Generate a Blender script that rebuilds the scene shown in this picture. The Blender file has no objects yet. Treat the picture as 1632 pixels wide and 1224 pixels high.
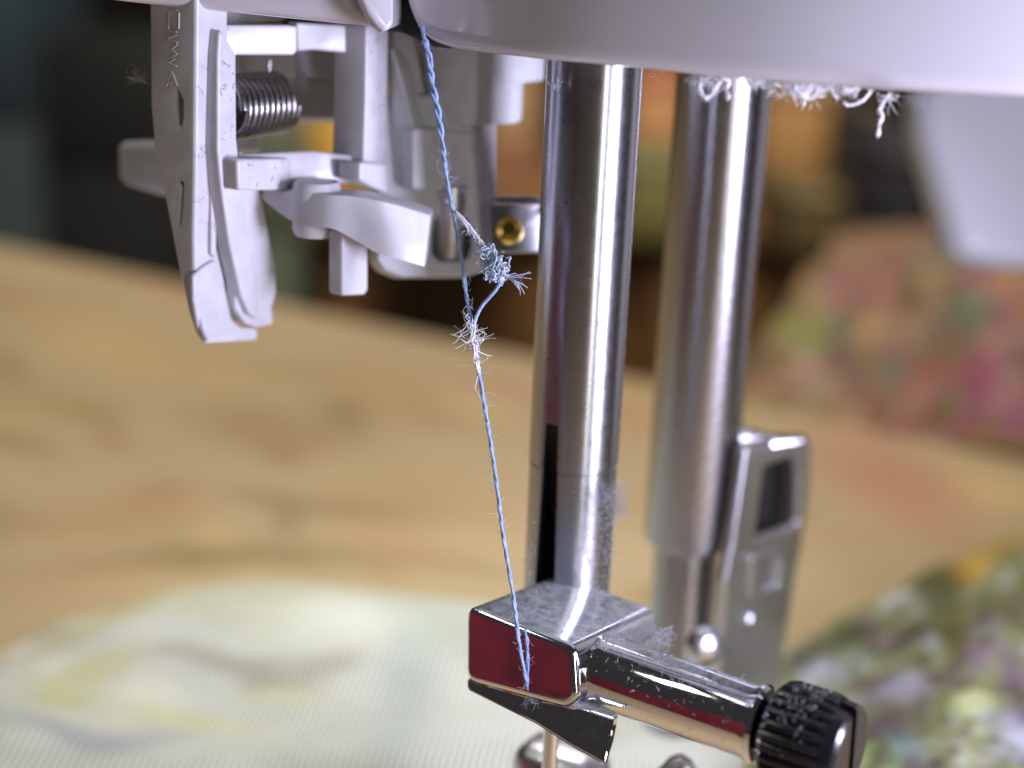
import bpy, bmesh, math, random
from mathutils import Vector, Matrix, noise
random.seed(7)
R = math.radians
scene = bpy.context.scene
col = scene.collection
scene.unit_settings.system = 'METRIC'
scene.unit_settings.scale_length = 0.01          # one unit is one centimetre

# ------------------------------------------------------------------ camera
W, H, FPX = 1632.0, 1224.0, 2357.0               # photo size and focal length in its pixels
PITCH, ROLL, DIST = R(16.5), R(2.4), 10.4
F = Vector((0, math.cos(PITCH), -math.sin(PITCH)))
u0 = Vector((0, math.sin(PITCH), math.cos(PITCH))); r0 = Vector((1, 0, 0))
RT = r0*math.cos(ROLL) + u0*math.sin(ROLL)
UP = u0*math.cos(ROLL) - r0*math.sin(ROLL)
CAM = -F*DIST
cd = bpy.data.cameras.new('camera'); cam = bpy.data.objects.new('camera', cd); col.objects.link(cam)
cam.matrix_world = Matrix(((RT.x, UP.x, -F.x, CAM.x), (RT.y, UP.y, -F.y, CAM.y), (RT.z, UP.z, -F.z, CAM.z), (0, 0, 0, 1)))
cd.sensor_width = 36; cd.lens = 36*FPX/W
cd.clip_start = .1; cd.clip_end = 1000
cd.dof.use_dof = True; cd.dof.focus_distance = 9.7
APERTURE = 0.17                                   # lens opening radius, cm
cd.dof.aperture_fstop = cd.lens*1e-3/(2*APERTURE)
cd.dof.aperture_blades = 0
scene.camera = cam

# ------------------------------------------------------------------ world and lamps
world = bpy.data.worlds.new('World'); scene.world = world; world.use_nodes = True
bg = world.node_tree.nodes['Background']
bg.inputs[0].default_value = (.92, .84, .86, 1); bg.inputs[1].default_value = .024
def area(name, loc, target, size, sy, power, color, spread=180):
    l = bpy.data.lights.new(name, 'AREA'); l.shape = 'RECTANGLE'; l.size = size; l.size_y = sy
    l.energy = power; l.color = color; l.spread = R(spread)
    o = bpy.data.objects.new(name, l); col.objects.link(o); o.location = loc
    o.rotation_euler = (Vector(target)-Vector(loc)).to_track_quat('-Z', 'Y').to_euler(); return o
area('machine_led_lamp', (7.9, -5.7, 1.0), (0.2, .3, -.4), 2.0, 3.6, 960, (.74, .73, 1.0), 150)
area('under_head_lamp', (.2, 4.2, 1.9), (-2.2, 6.5, -4.6), 1.6, .8, 150, (.90, .95, 1), 140)
area('room_lamp', (11.3, -21, 1), (0, 0, -1), .9, 15, 620, (1, .96, .88))
area('left_room_lamp', (-17, -3, 20), (0, 0, -1), 7, 4, 620, (.95, 1, .93))
area('ceiling_lamp', (0, 36, 50), (0, 30, -5), 30, 20, 14500, (1, .95, .86), 150)
area('sideboard_fill', (8, 36, 26), (8, 68, -14), 30, 10, 9500, (1, .88, .70), 110)  # added fill without a visible source, brightens the boxes on the sideboard
scene.view_settings.view_transform = 'Standard'; scene.view_settings.look = 'None'
scene.view_settings.exposure = .5; scene.view_settings.gamma = 1
scene.cycles.max_bounces = 8; scene.cycles.sample_clamp_indirect = 6
scene.cycles.use_denoising = True

# ------------------------------------------------------------------ pixel helpers: a photo pixel becomes a point at its real depth
def ray(px, py): return F + RT*((px-W/2)/FPX) + UP*(-(py-H/2)/FPX)
def P(px, py, d): return CAM + ray(px, py)*d
def on_plane(px, py, p0, n):
    d = ray(px, py); return CAM + d*((p0-CAM).dot(n)/d.dot(n))
def onz(px, py, z): return on_plane(px, py, Vector((0, 0, z)), Vector((0, 0, 1)))
def proj(p):
    v = p-CAM; d = v.dot(F); return W/2+v.dot(RT)/d*FPX, H/2-v.dot(UP)/d*FPX
A = R(33)
MR = Vector((math.cos(A), -math.sin(A), 0))       # the machine's right
MB = Vector((math.sin(A), math.cos(A), 0))        # the machine's back
Z = Vector((0, 0, 1))
TABLE = -4.5
def lin(c): return tuple(((v/255)/12.92 if v/255 <= .04045 else ((v/255+.055)/1.055)**2.4) for v in c)

# ------------------------------------------------------------------ materials
def nodes(m): return m.node_tree.nodes, m.node_tree.links
def mat(name, base, rough=.5, metal=0, bump=0, bscale=30, var=0, vscale=8, aniso=0, spec=.5, coat=0, sss=0, rvar=0, attr=None, sheen=0, trans=0):
    m = bpy.data.materials.new(name); m.use_nodes = True
    N, L = nodes(m); b = N['Principled BSDF']
    b.inputs['Base Color'].default_value = (*base, 1); b.inputs['Roughness'].default_value = rough
    b.inputs['Metallic'].default_value = metal; b.inputs['Specular IOR Level'].default_value = spec
    b.inputs['Coat Weight'].default_value = coat; b.inputs['Coat Roughness'].default_value = .08
    if sheen: b.inputs['Sheen Weight'].default_value = sheen
    if sss:
        b.inputs['Subsurface Weight'].default_value = sss
        b.inputs['Subsurface Radius'].default_value = (.06, .05, .05); b.inputs['Subsurface Scale'].default_value = 1
    tc = N.new('ShaderNodeTexCoord')
    if var or attr:
        src = None
        if attr:
            a = N.new('ShaderNodeAttribute'); a.attribute_name = attr; src = a.outputs['Color']
        if var:
            n = N.new('ShaderNodeTexNoise'); n.inputs['Scale'].default_value = vscale; n.inputs['Detail'].default_value = 6
            L.new(tc.outputs['Object'], n.inputs['Vector'])
            mr = N.new('ShaderNodeMapRange'); mr.inputs[1].default_value = .3; mr.inputs[2].default_value = .7
            mr.inputs[3].default_value = 1-var; mr.inputs[4].default_value = 1
            L.new(n.outputs[0], mr.inputs[0])
            mx = N.new('ShaderNodeMix'); mx.data_type = 'RGBA'; mx.blend_type = 'MULTIPLY'; mx.inputs[0].default_value = 1
            if src: L.new(src, mx.inputs[6])
            else: mx.inputs[6].default_value = (*base, 1)
            L.new(mr.outputs[0], mx.inputs[7]); src = mx.outputs[2]
        L.new(src, b.inputs['Base Color'])
    if rvar:
        n = N.new('ShaderNodeTexNoise'); n.inputs['Scale'].default_value = 14; n.inputs['Detail'].default_value = 8
        L.new(tc.outputs['Object'], n.inputs['Vector'])
        mr = N.new('ShaderNodeMapRange'); mr.inputs[1].default_value = .35; mr.inputs[2].default_value = .75
        mr.inputs[3].default_value = rough; mr.inputs[4].default_value = rough+rvar
        L.new(n.outputs[0], mr.inputs[0]); L.new(mr.outputs[0], b.inputs['Roughness'])
    if bump:
        n = N.new('ShaderNodeTexNoise'); n.inputs['Scale'].default_value = bscale; n.inputs['Detail'].default_value = 5
        L.new(tc.outputs['Object'], n.inputs['Vector'])
        bp = N.new('ShaderNodeBump'); bp.inputs['Strength'].default_value = bump; bp.inputs['Distance'].default_value = .01
        L.new(n.outputs[0], bp.inputs['Height']); L.new(bp.outputs[0], b.inputs['Normal'])
    if aniso:
        b.inputs['Anisotropic'].default_value = aniso
        t = N.new('ShaderNodeTangent'); t.direction_type = 'RADIAL'; t.axis = 'Z'; b.inputs['Anisotropic Rotation'].default_value = .25
        L.new(t.outputs[0], b.inputs['Tangent'])
    return m
M = {}
M['plastic'] = mat('white_moulded_plastic', (.62, .615, .66), .36, bump=.05, bscale=90, var=.14, vscale=6)
M['grey_plastic'] = mat('grey_moulded_plastic', (.62, .63, .66), .45, bump=.15, bscale=60, var=.14, vscale=7)
M['cover'] = mat('glossy_white_cover', (.575, .56, .605), .16, coat=.6, bump=.02, bscale=25)
M['lever'] = mat('satin_white_lever', (.42, .42, .45), .4)
M['steel'] = mat('turned_steel', (.50, .51, .56), .27, metal=1, aniso=.75, rvar=.06, bump=.02, bscale=120)
M['steel_soft'] = mat('satin_steel', (.42, .42, .45), .27, metal=1, aniso=.75, rvar=.06)
M['chrome'] = mat('chrome', (.84, .85, .88), .04, metal=1, rvar=.10)
def dusty(m, amount=.75):
    N, L = nodes(m); out = N['Material Output']; b = N['Principled BSDF']
    g = N.new('ShaderNodeNewGeometry'); sx = N.new('ShaderNodeSeparateXYZ'); L.new(g.outputs['Normal'], sx.inputs[0])
    tc = N.new('ShaderNodeTexCoord'); n = N.new('ShaderNodeTexNoise'); n.inputs['Scale'].default_value = 9; n.inputs['Detail'].default_value = 9; n.inputs['Roughness'].default_value = .75
    L.new(tc.outputs['Object'], n.inputs['Vector'])
    up = N.new('ShaderNodeMapRange'); up.inputs[1].default_value = .86; up.inputs[2].default_value = .99; L.new(sx.outputs[2], up.inputs[0])
    nn = N.new('ShaderNodeMapRange'); nn.inputs[1].default_value = .35; nn.inputs[2].default_value = .65; nn.inputs[3].default_value = .25; nn.inputs[4].default_value = amount+.15; L.new(n.outputs[0], nn.inputs[0])
    mu = N.new('ShaderNodeMath'); mu.operation = 'MULTIPLY'; L.new(up.outputs[0], mu.inputs[0]); L.new(nn.outputs[0], mu.inputs[1])
    d = N.new('ShaderNodeBsdfDiffuse'); d.inputs[0].default_value = (.52, .55, .55, 1)
    ms = N.new('ShaderNodeMixShader'); L.new(mu.outputs[0], ms.inputs[0]); L.new(b.outputs[0], ms.inputs[1]); L.new(d.outputs[0], ms.inputs[2]); L.new(ms.outputs[0], out.inputs[0])
    return m
dusty(M['chrome'])
M['satin_chrome'] = mat('satin_chrome', (.60, .60, .63), .28, metal=1, rvar=.12)
M['spring'] = mat('spring_wire', (.30, .29, .29), .24, metal=1, rvar=.1)
M['black'] = mat('black_oxide', (.012, .012, .014), .16, spec=.7, rvar=.12, bump=.05)
M['dark'] = mat('recess_shade', (.008, .008, .009), .6)  # near black: the shade inside slots and holes is put into the colour
M['brass'] = mat('brass', (.75, .52, .10), .25, metal=1)
M['thread'] = mat('blue_thread', (.34, .48, .80), .65, sheen=.3, var=.35, vscale=22)
M['fray'] = mat('pale_blue_frayed_fibre', (.66, .76, .92), .6, var=.45, vscale=14)
M['lint'] = mat('white_lint', (.80, .80, .82), .6)
M['lint_dim'] = mat('grey_lint', (.34, .35, .37), .8)
M['dust_dark'] = mat('dark_fibre', (.10, .10, .14), .8)
M['red'] = mat('dark_red_cloth', (.16, .005, .014), .9, var=.6, vscale=1.3, bump=.3, bscale=40)
def attr_cloth(name, rough=.85, bump=.3, bscale=25, var=.15, vscale=6): return mat(name, (1, 1, 1), rough, attr='print', bump=bump, bscale=bscale, var=var, vscale=vscale, spec=.2)
M['table'] = attr_cloth('tan_table_surface', .7, .1, 8, .12, .35)
M['floral'] = attr_cloth('floral_printed_cotton')
M['heap'] = attr_cloth('flower_printed_cotton')
def ribbed():
    m = mat('pale_ribbed_cloth', (1, 1, 1), .85, attr='print', var=.12, vscale=1.2, spec=.2)
    N, L = nodes(m); b = N['Principled BSDF']
    src = b.inputs['Base Color'].links[0].from_socket
    at = N.new('ShaderNodeAttribute'); at.attribute_name = 'rib'
    s = N.new('ShaderNodeMath'); s.operation = 'SINE'; L.new(at.outputs['Fac'], s.inputs[0])
    mr = N.new('ShaderNodeMapRange'); mr.inputs[1].default_value = -1; mr.inputs[2].default_value = 1; mr.inputs[3].default_value = .50; mr.inputs[4].default_value = 1.12  # shade of the grooves between ribs painted into the colour, besides the bump
    L.new(s.outputs[0], mr.inputs[0])
    mx = N.new('ShaderNodeMix'); mx.data_type = 'RGBA'; mx.blend_type = 'MULTIPLY'; mx.inputs[0].default_value = 1
    L.new(src, mx.inputs[6]); L.new(mr.outputs[0], mx.inputs[7]); L.new(mx.outputs[2], b.inputs['Base Color'])
    bp = N.new('ShaderNodeBump'); bp.inputs['Strength'].default_value = .5; bp.inputs['Distance'].default_value = .012
    L.new(s.outputs[0], bp.inputs['Height']); L.new(bp.outputs[0], b.inputs['Normal'])
    return m
M['ribbed'] = ribbed()
M['body'] = mat('white_machine_body', (.66, .64, .66), .3)

# ------------------------------------------------------------------ object helpers
def root(name, loc, label, cat, group=None):
    o = bpy.data.objects.new(name, None); col.objects.link(o); o.location = loc; o.empty_display_size = .2
    tag(o, label, cat, group); return o
def tag(o, label=None, cat=None, group=None, kind=None):
    if label: o['label'] = label
    if cat: o['category'] = cat
    if group: o['group'] = group
    if kind: o['kind'] = kind
    return o
def world_of(o):
    m = o.matrix_basis.copy()
    if o.parent: m = world_of(o.parent) @ o.matrix_parent_inverse @ m
    return m
def link(name, me, m, parent=None, mw=None):
    o = bpy.data.objects.new(name, me); col.objects.link(o)
    if m is not None: me.materials.clear(); me.materials.append(m)
    if parent: o.parent = parent; o.matrix_parent_inverse = world_of(parent).inverted()
    if mw is not None: o.matrix_basis = mw
    return o
def smooth(me, ang=35):
    me.polygons.foreach_set('use_smooth', [True]*len(me.polygons)); me.set_sharp_from_angle(angle=R(ang)); me.update()
def from_bm(name, bm, m, parent=None, mw=None, ang=35):
    me = bpy.data.meshes.new(name); bm.normal_update(); bm.to_mesh(me); bm.free(); smooth(me, ang)
    return link(name, me, m, parent, mw)
def from_py(name, v, f, m, parent=None, ang=35, mw=None):
    me = bpy.data.meshes.new(name); me.from_pydata([tuple(x) for x in v], [], f); me.update(); smooth(me, ang)
    return link(name, me, m, parent, mw)
def fillet(pts, r, seg=4):
    """round the corners of a closed 2D polygon"""
    out = []; n = len(pts)
    for i in range(n):
        p, a, b = Vector(pts[i]), Vector(pts[i-1]), Vector(pts[(i+1) % n])
        da, db = a-p, b-p; la, lb = da.length, db.length
        if la < 1e-6 or lb < 1e-6: continue
        da /= la; db /= lb
        ang = da.angle(db)
        if ang > R(165): out.append(p); continue
        t = min(r/math.tan(ang/2), la*.45, lb*.45)
        p1, p2 = p+da*t, p+db*t
        for k in range(seg+1):
            s = k/seg; out.append(p1*(1-s)**2 + p*2*s*(1-s) + p2*s*s)
    return out
def spline(pts, per=6, closed=False):
    out = []; n = len(pts); rng = range(n) if closed else range(n-1)
    V = [Vector(p) for p in pts]
    for i in rng:
        g = (lambda k: V[k % n]) if closed else (lambda k: V[max(0, min(n-1, k))])
        p0, p1, p2, p3 = g(i-1), g(i), g(i+1), g(i+2)
        for k in range(per):
            t = k/per
            out.append(.5*((2*p1)+(p2-p0)*t+(2*p0-5*p1+4*p2-p3)*t*t+(3*p1-p0-3*p2+p3)*t**3))
    if not closed: out.append(V[-1])
    return out
def prism(name, polys, p0, n, thick, m, parent=None, bevel=.02, r=.03, res=2, ang=40):
    """outline(s) on the plane through p0 facing n (first the outer edge, then holes), given depth away from n, rounded edges"""
    n = n.normalized(); ex = Z.cross(n).normalized() if abs(n.z) < .95 else Vector((1, 0, 0)); ey = n.cross(ex)
    cu = bpy.data.curves.new(name, 'CURVE'); cu.dimensions = '2D'; cu.fill_mode = 'BOTH'
    bevel = min(bevel, thick*.45)
    cu.extrude = thick/2-bevel; cu.bevel_depth = bevel; cu.bevel_resolution = res; cu.offset = -bevel
    for i, poly in enumerate(polys):
        q = []
        for a in poly:
            w = on_plane(a[0], a[1], p0, n) if not isinstance(a, Vector) else a
            q.append(((w-p0).dot(ex), (w-p0).dot(ey)))
        q = fillet(q, r)
        area_ = sum(q[k].x*q[(k+1) % len(q)].y-q[(k+1) % len(q)].x*q[k].y for k in range(len(q)))
        if (area_ < 0) == (i == 0): q = q[::-1]
        s = cu.splines.new('POLY'); s.points.add(len(q)-1); s.use_cyclic_u = True
        for k, w in enumerate(q): s.points[k].co = (w.x, w.y, 0, 1)
    tmp = bpy.data.objects.new(name, cu); col.objects.link(tmp)
    dg = bpy.context.evaluated_depsgraph_get(); me = bpy.data.meshes.new_from_object(tmp.evaluated_get(dg))
    bpy.data.objects.remove(tmp); bpy.data.curves.remove(cu)
    bm = bmesh.new(); bm.from_mesh(me); bmesh.ops.remove_doubles(bm, verts=bm.verts, dist=1e-4)
    bmesh.ops.recalc_face_normals(bm, faces=bm.faces); bm.to_mesh(me); bm.free()
    me.name = name; smooth(me, ang)
    o = p0-n*thick/2
    mw = Matrix(((ex.x, ey.x, n.x, o.x), (ex.y, ey.y, n.y, o.y), (ex.z, ey.z, n.z, o.z), (0, 0, 0, 1)))
    return link(name, me, m, parent, mw)
def axis_matrix(o, ax):
    ax = ax.normalized(); t = Vector((1, 0, 0)) if abs(ax.z) > .9 else Z
    ex = t.cross(ax).normalized(); ey = ax.cross(ex)
    if abs(ax.z) > .9: ex = Vector((1, 0, 0)); ey = ax.cross(ex)
    return Matrix(((ex.x, ey.x, ax.x, o.x), (ex.y, ey.y, ax.y, o.y), (ex.z, ey.z, ax.z, o.z), (0, 0, 0, 1)))
def lathe_bm(prof, seg=64):
    bm = bmesh.new(); rings = []
    for r_, z in prof:
        rings.append([bm.verts.new((r_*math.cos(2*math.pi*k/seg), r_*math.sin(2*math.pi*k/seg), z)) for k in range(seg)])
    for a, b in zip(rings, rings[1:]):
        for k in range(seg): bm.faces.new((a[k], a[(k+1) % seg], b[(k+1) % seg], b[k]))
    bm.faces.new(rings[0][::-1]); bm.faces.new(rings[-1]); return bm
def lathe(name, prof, o, ax, m, parent=None, seg=64, ang=30): return from_bm(name, lathe_bm(prof, seg), m, parent, axis_matrix(o, ax), ang)
def tube_into(v, f, pts, rad, sides=6, cap=True):
    pts = [Vector(p) for p in pts]; n = len(pts); base = len(v); prev = None
    for i, p in enumerate(pts):
        t = (pts[min(i+1, n-1)]-pts[max(i-1, 0)])
        t = t.normalized() if t.length > 1e-9 else Vector((0, 0, 1))
        if prev is None:
            a = Vector((1, 0, 0)) if abs(t.x) < .9 else Vector((0, 1, 0)); prev = (a-t*a.dot(t)).normalized()
        else:
            q = prev-t*prev.dot(t); prev = q.normalized() if q.length > 1e-9 else prev
        b = t.cross(prev); rr = rad(i/(max(1, n-1))) if callable(rad) else rad
        for k in range(sides):
            an = 2*math.pi*k/sides; v.append(p+(prev*math.cos(an)+b*math.sin(an))*rr)
    for i in range(n-1):
        for k in range(sides):
            a0 = base+i*sides+k; a1 = base+i*sides+(k+1) % sides
            f.append((a0, a1, a1+sides, a0+sides))
    if cap:
        f.append(tuple(base+k for k in range(sides))[::-1]); f.append(tuple(base+(n-1)*sides+k for k in range(sides)))
def tube(name, pts, rad, m, parent=None, sides=10):
    v, f = [], []; tube_into(v, f, pts, rad, sides); return from_py(name, v, f, m, parent, 60)
def rv(s=1): return Vector((random.gauss(0, s), random.gauss(0, s), random.gauss(0, s)))
def hair(v, f, p, length, r=.0022, curl=1.0, d=None, n=9, sides=4):
    d = (d if d is not None else rv()).normalized(); pts = [p.copy()]; ax = rv().normalized(); w = random.uniform(.2, 1)*curl
    for k in range(n):
        d = (Matrix.Rotation(w*random.uniform(.3, 1)*.55, 3, ax) @ d).normalized()
        if random.random() < .25: ax = (ax+rv(.6)).normalized()
        p = p+d*(length/n); pts.append(p.copy())
    tube_into(v, f, pts, lambda t: r*(1-.5*t), sides)
def box_bm(sx, sy, sz, bev=0):
    bm = bmesh.new(); bmesh.ops.create_cube(bm, size=1)
    for w in bm.verts: w.co = Vector((w.co.x*sx, w.co.y*sy, w.co.z*sz))
    if bev: bmesh.ops.bevel(bm, geom=list(bm.edges), offset=bev, segments=3, affect='EDGES', profile=.5)
    return bm

# ================================================================== THE SETTING
def vcol(o, fn, name='print'):
    me = o.data; at = me.attributes.new(name, 'FLOAT_COLOR', 'POINT'); d = []
    for w in me.vertices: d += [*fn(w.co), 1]
    at.data.foreach_set('color', d)
def blotch(base, spots, warp=0, wscale=1):
    """a printed pattern: base colour with soft-edged blotches, each at a place of the cloth"""
    base = Vector(lin(base)); sp = [(x, y, rx, ry, an, Vector(lin(c)), k) for x, y, rx, ry, an, c, k in spots]
    def fn(co):
        px, py = proj(co)
        if warp:
            q = co*wscale; px += warp*noise.noise(q); py += warp*noise.noise(q+Vector((9, 3, 5)))
        c = base.copy()
        for x, y, rx, ry, an, cc, k in sp:
            dx, dy = px-x, py-y; ca, sa = math.cos(R(an)), math.sin(R(an))
            a, b = (dx*ca+dy*sa)/rx, (-dx*sa+dy*ca)/ry; g = math.exp(-(a*a+b*b)**1.4)*k
            c = c.lerp(cc, g)
        return c
    return fn
# the table: far edge runs from upper left down to the right
e0, e1 = onz(0, 392, TABLE), onz(1180, 640, TABLE)
ed = (e1-e0).normalized(); en = Vector((-ed.y, ed.x, 0))
def grid(name, fn, nu, nv, m, parent=None, ang=180):
    v = [fn(i/nu, j/nv) for j in range(nv+1) for i in range(nu+1)]
    f = [(j*(nu+1)+i, j*(nu+1)+i+1, (j+1)*(nu+1)+i+1, (j+1)*(nu+1)+i) for j in range(nv) for i in range(nu)]
    return from_py(name, v, f, m, parent, ang)
def table_fn(u, w):
    s = -14+u*52; t = w*31
    return e0+ed*s-en*t
tt = root('table', (0, 20, TABLE-2.2), 'tan table top with faint brown and salmon blotches, behind the needle', 'table')
tb = grid('table_top', table_fn, 150, 120, M['table'], tt)
TAN = (186, 162, 124)
rg = random.Random(11); tsp = []
for k in range(70):
    y = rg.uniform(420, 960); tsp.append((rg.uniform(-100, 1700), y, rg.uniform(25, 110), rg.uniform(9, 26), rg.uniform(0, 16), rg.choice([(136, 112, 66), (216, 182, 128), (164, 128, 84), (128, 108, 66), (192, 146, 112)]), rg.uniform(.35, .8)))
vcol(tb, blotch(TAN, tsp+[(430, 690, 150, 45, 8, (158, 122, 84), .55), (150, 820, 170, 45, 6, (170, 138, 96), .6), (330, 905, 330, 30, 3, (140, 118, 76), .8),
    (60, 640, 120, 35, 12, (180, 148, 100), .6), (620, 640, 130, 40, 15, (184, 152, 108), .6), (700, 800, 120, 60, 10, (176, 146, 104), .6), (250, 560, 200, 40, 12, (208, 172, 116), .5),
    (90, 930, 150, 40, 0, (176, 142, 104), .6), (1440, 800, 130, 55, 20, (192, 140, 112), .9), (1330, 730, 90, 40, 10, (198, 150, 118), .5), (1330, 900, 70, 30, 0, (184, 164, 124), .7),
    (1400, 720, 240, 26, 14, (190, 170, 128), .7), (1010, 640, 60, 60, 0, (190, 156, 106), .5)], 60, .25))
lip = prism('table_edge', [[e0-ed*14-en*31+Z*-.02, e0+ed*38-en*31+Z*-.02, e0+ed*38+en*.02+Z*-.02, e0-ed*14+en*.02+Z*-.02]], Vector((0, 0, TABLE-.02)), Z, 2.2, mat('tan_edge', lin((150, 118, 80)), .7), tt, .05, .2)
# room behind
wl = grid('wall', lambda u, w: Vector((-120+u*240, 120, -60+w*130)), 4, 4, mat('dark_wall', lin((46, 40, 34)), .9, var=.4, vscale=.05)); tag(wl, kind='structure')
fl = grid('floor', lambda u, w: Vector((-140+u*280, -60+w*180, -46)), 4, 4, mat('dark_floor', lin((60, 46, 34)), .8, var=.3, vscale=.05)); tag(fl, kind='structure')

# blurred things on a low sideboard behind the table
SB = -9.0
sb = root('sideboard', (40, 72, -46), 'long dark brown wooden sideboard far behind the table', 'sideboard')
wood = mat('dark_brown_wood', lin((128, 90, 48)), .6, var=.5, vscale=.25)
from_bm('sideboard_top', box_bm(100, 26, 1.5, .2), wood, sb, Matrix.Translation((39, 72, SB-.75)))
from_bm('cabinet', box_bm(97, 24, 35.4, .3), wood, sb, Matrix.Translation((39.4, 72, SB-1.5-17.75)))
def far_box(name, x0, y0, x1, y1, d, dep, rgb, label, cat, parts=None, var=.35, group=None, SB=SB):
    """a box standing on the sideboard: width and height from the photo at its distance d"""
    a = P(x0, y1, d); b = P(x1, y0, d); w = abs(b.x-a.x); top = max(b.z, a.z+1); h = top-SB
    c = Vector(((a.x+b.x)/2, (a.y+b.y)/2+dep/2, SB))
    t = root(name, c, label, cat, group)
    m = mat(name+'_board', lin(rgb), .7, var=var, vscale=.22)
    from_bm('carton', box_bm(w, dep, h*.86, .25), m, t, Matrix.Translation(c+Z*h*.43))
    from_bm('lid', box_bm(w*1.02, dep*1.02, h*.135, .25), mat(name+'_lid', lin(parts or rgb), .7, var=var, vscale=.22), t, Matrix.Translation(c+Z*h*.93))
    return t
far_box('storage_box', -260, -40, 30, 300, 66, 12, (60, 72, 74), 'grey teal storage box at the far left behind the machine', 'box', (40, 58, 68), SB=-46)
far_box('storage_box', 40, 60, 330, 380, 70, 12, (14, 17, 20), 'black storage box behind the threader lever, left of the brown boxes', 'box', (10, 12, 14), SB=-46)
far_box('storage_box', 338, 180, 480, 400, 68, 10, (84, 92, 76), 'grey green storage box seen between the threader lever and the hook arm', 'box', SB=-46)
far_box('carton_box', 462, 150, 600, 330, 72, 10, (196, 150, 58), 'gold coloured box showing through the threader frame', 'box')
far_box('carton_box', 560, 330, 690, 420, 60, 9, (122, 82, 40), 'brown carton below the threader hook arm', 'box', (96, 64, 32))
far_box('carton_box', 770, 90, 860, 270, 70, 10, (140, 110, 76), 'tan carton left of the needle bar with an orange front', 'box', (150, 122, 88))
far_box('carton_box', 700, 260, 870, 420, 62, 7, (120, 84, 48), 'orange brown carton low beside the needle bar', 'box', (92, 52, 26))
far_box('carton_box', 1000, 110, 1100, 250, 70, 10, (150, 106, 68), 'reddish tan carton high between the two steel bars', 'box', (142, 84, 58))
far_box('carton_box', 985, 260, 1110, 420, 62, 8, (98, 92, 44), 'olive carton low between the two steel bars', 'box', (76, 78, 40))
far_box('carton_box', 1210, 130, 1345, 300, 72, 10, (140, 104, 58), 'ochre carton right of the presser bar', 'box', (120, 96, 66))
far_box('carton_box', 1250, 310, 1350, 420, 60, 8, (76, 62, 30), 'small dark olive carton right of the presser bar', 'box')
far_box('carton_box', 1352, 170, 1420, 420, 66, 9, (44, 34, 24), 'narrow dark brown carton beside the navy box', 'box')
far_box('storage_box', 1400, 240, 1560, 420, 58, 9, (16, 16, 30), 'navy black box behind the white presser lever', 'box')
far_box('storage_box', 1580, 60, 1900, 420, 66, 10, (70, 56, 44), 'brown box at the far right behind the white presser lever', 'box')

# ------------------------------------------------------------------ cloths
def fold(p, s, amp, seed=0):
    q = p*s+Vector((seed, seed*2.3, 0)); return amp*(noise.noise(q)+.5*noise.noise(q*2.1))
# flower printed heap at the right, lying on the table edge
HC = onz(1500, 740, TABLE)
def heap_fn(u, w):
    base0 = onz(1160+u*760, 640+u*150 if u < .45 else 707+(u-.45)*60, TABLE)
    t = w*15
    p = Vector((base0.x+w*(u*5+4.5), base0.y+t*.82, 0)); 
    rise = 1-math.exp(-t*.42)
    h = 1.45*rise*(.55+.45*min(1, u*3.2)) + fold(p, .35, .55, 3)*rise + fold(p, .9, .22, 8)*rise
    p.z = TABLE+.02+max(0, h); return p
ht = grid('patterned_cloth', heap_fn, 110, 80, M['heap'])
tag(ht, 'blurred heap of flower printed cloth in pink, green and tan at the right', 'cloth')
hs = [(1250, 500, 60, 40, -20, (150, 146, 84), .9), (1300, 540, 55, 35, -20, (140, 148, 78), .9), (1360, 555, 45, 38, 0, (110, 84, 80), .9), (1300, 590, 30, 40, 0, (176, 164, 134), .9),
    (1225, 600, 50, 40, 20, (116, 78, 44), .9), (1450, 560, 60, 40, 0, (136, 94, 74), .8), (1520, 500, 50, 30, -20, (80, 128, 106), 1), (1555, 465, 45, 30, 10, (112, 100, 116), .9),
    (1440, 440, 50, 35, 0, (140, 92, 90), .9), (1480, 440, 50, 30, 0, (158, 150, 108), .8), (1395, 660, 45, 30, 20, (136, 50, 48), 1), (1430, 680, 30, 18, 10, (140, 60, 56), .8),
    (1560, 590, 70, 60, 0, (146, 96, 92), .9), (1610, 560, 60, 50, 0, (170, 100, 126), .9), (1560, 680, 60, 50, 0, (160, 88, 120), .9), (1500, 660, 40, 30, -30, (108, 96, 50), .9),
    (1620, 640, 50, 60, 0, (176, 110, 140), .8), (1330, 660, 70, 24, 10, (170, 146, 84), .8), (1530, 710, 80, 30, 5, (180, 124, 108), .8), (1620, 450, 50, 40, 0, (200, 152, 92), .9),
    (1400, 500, 60, 40, 0, (170, 142, 100), .8), (1620, 720, 60, 20, 0, (170, 160, 90), .8)]
rg = random.Random(3)
pal = [(150, 60, 62), (176, 104, 130), (150, 80, 116), (190, 160, 120), (120, 116, 66), (84, 124, 104), (112, 84, 70), (196, 150, 96), (190, 120, 110), (100, 84, 92), (206, 180, 150), (140, 146, 84)]
for k in range(240):
    x = rg.uniform(1180, 1720); hs.append((x, rg.uniform(400, 740), rg.uniform(8, 22), rg.uniform(7, 18), rg.uniform(-40, 40), pal[min(11, int(rg.triangular(0, 12, 2 if x > 1400 else 9)))], rg.uniform(.5, .95)))
vcol(ht, blotch((156, 122, 96), hs, 18, .8))
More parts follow.
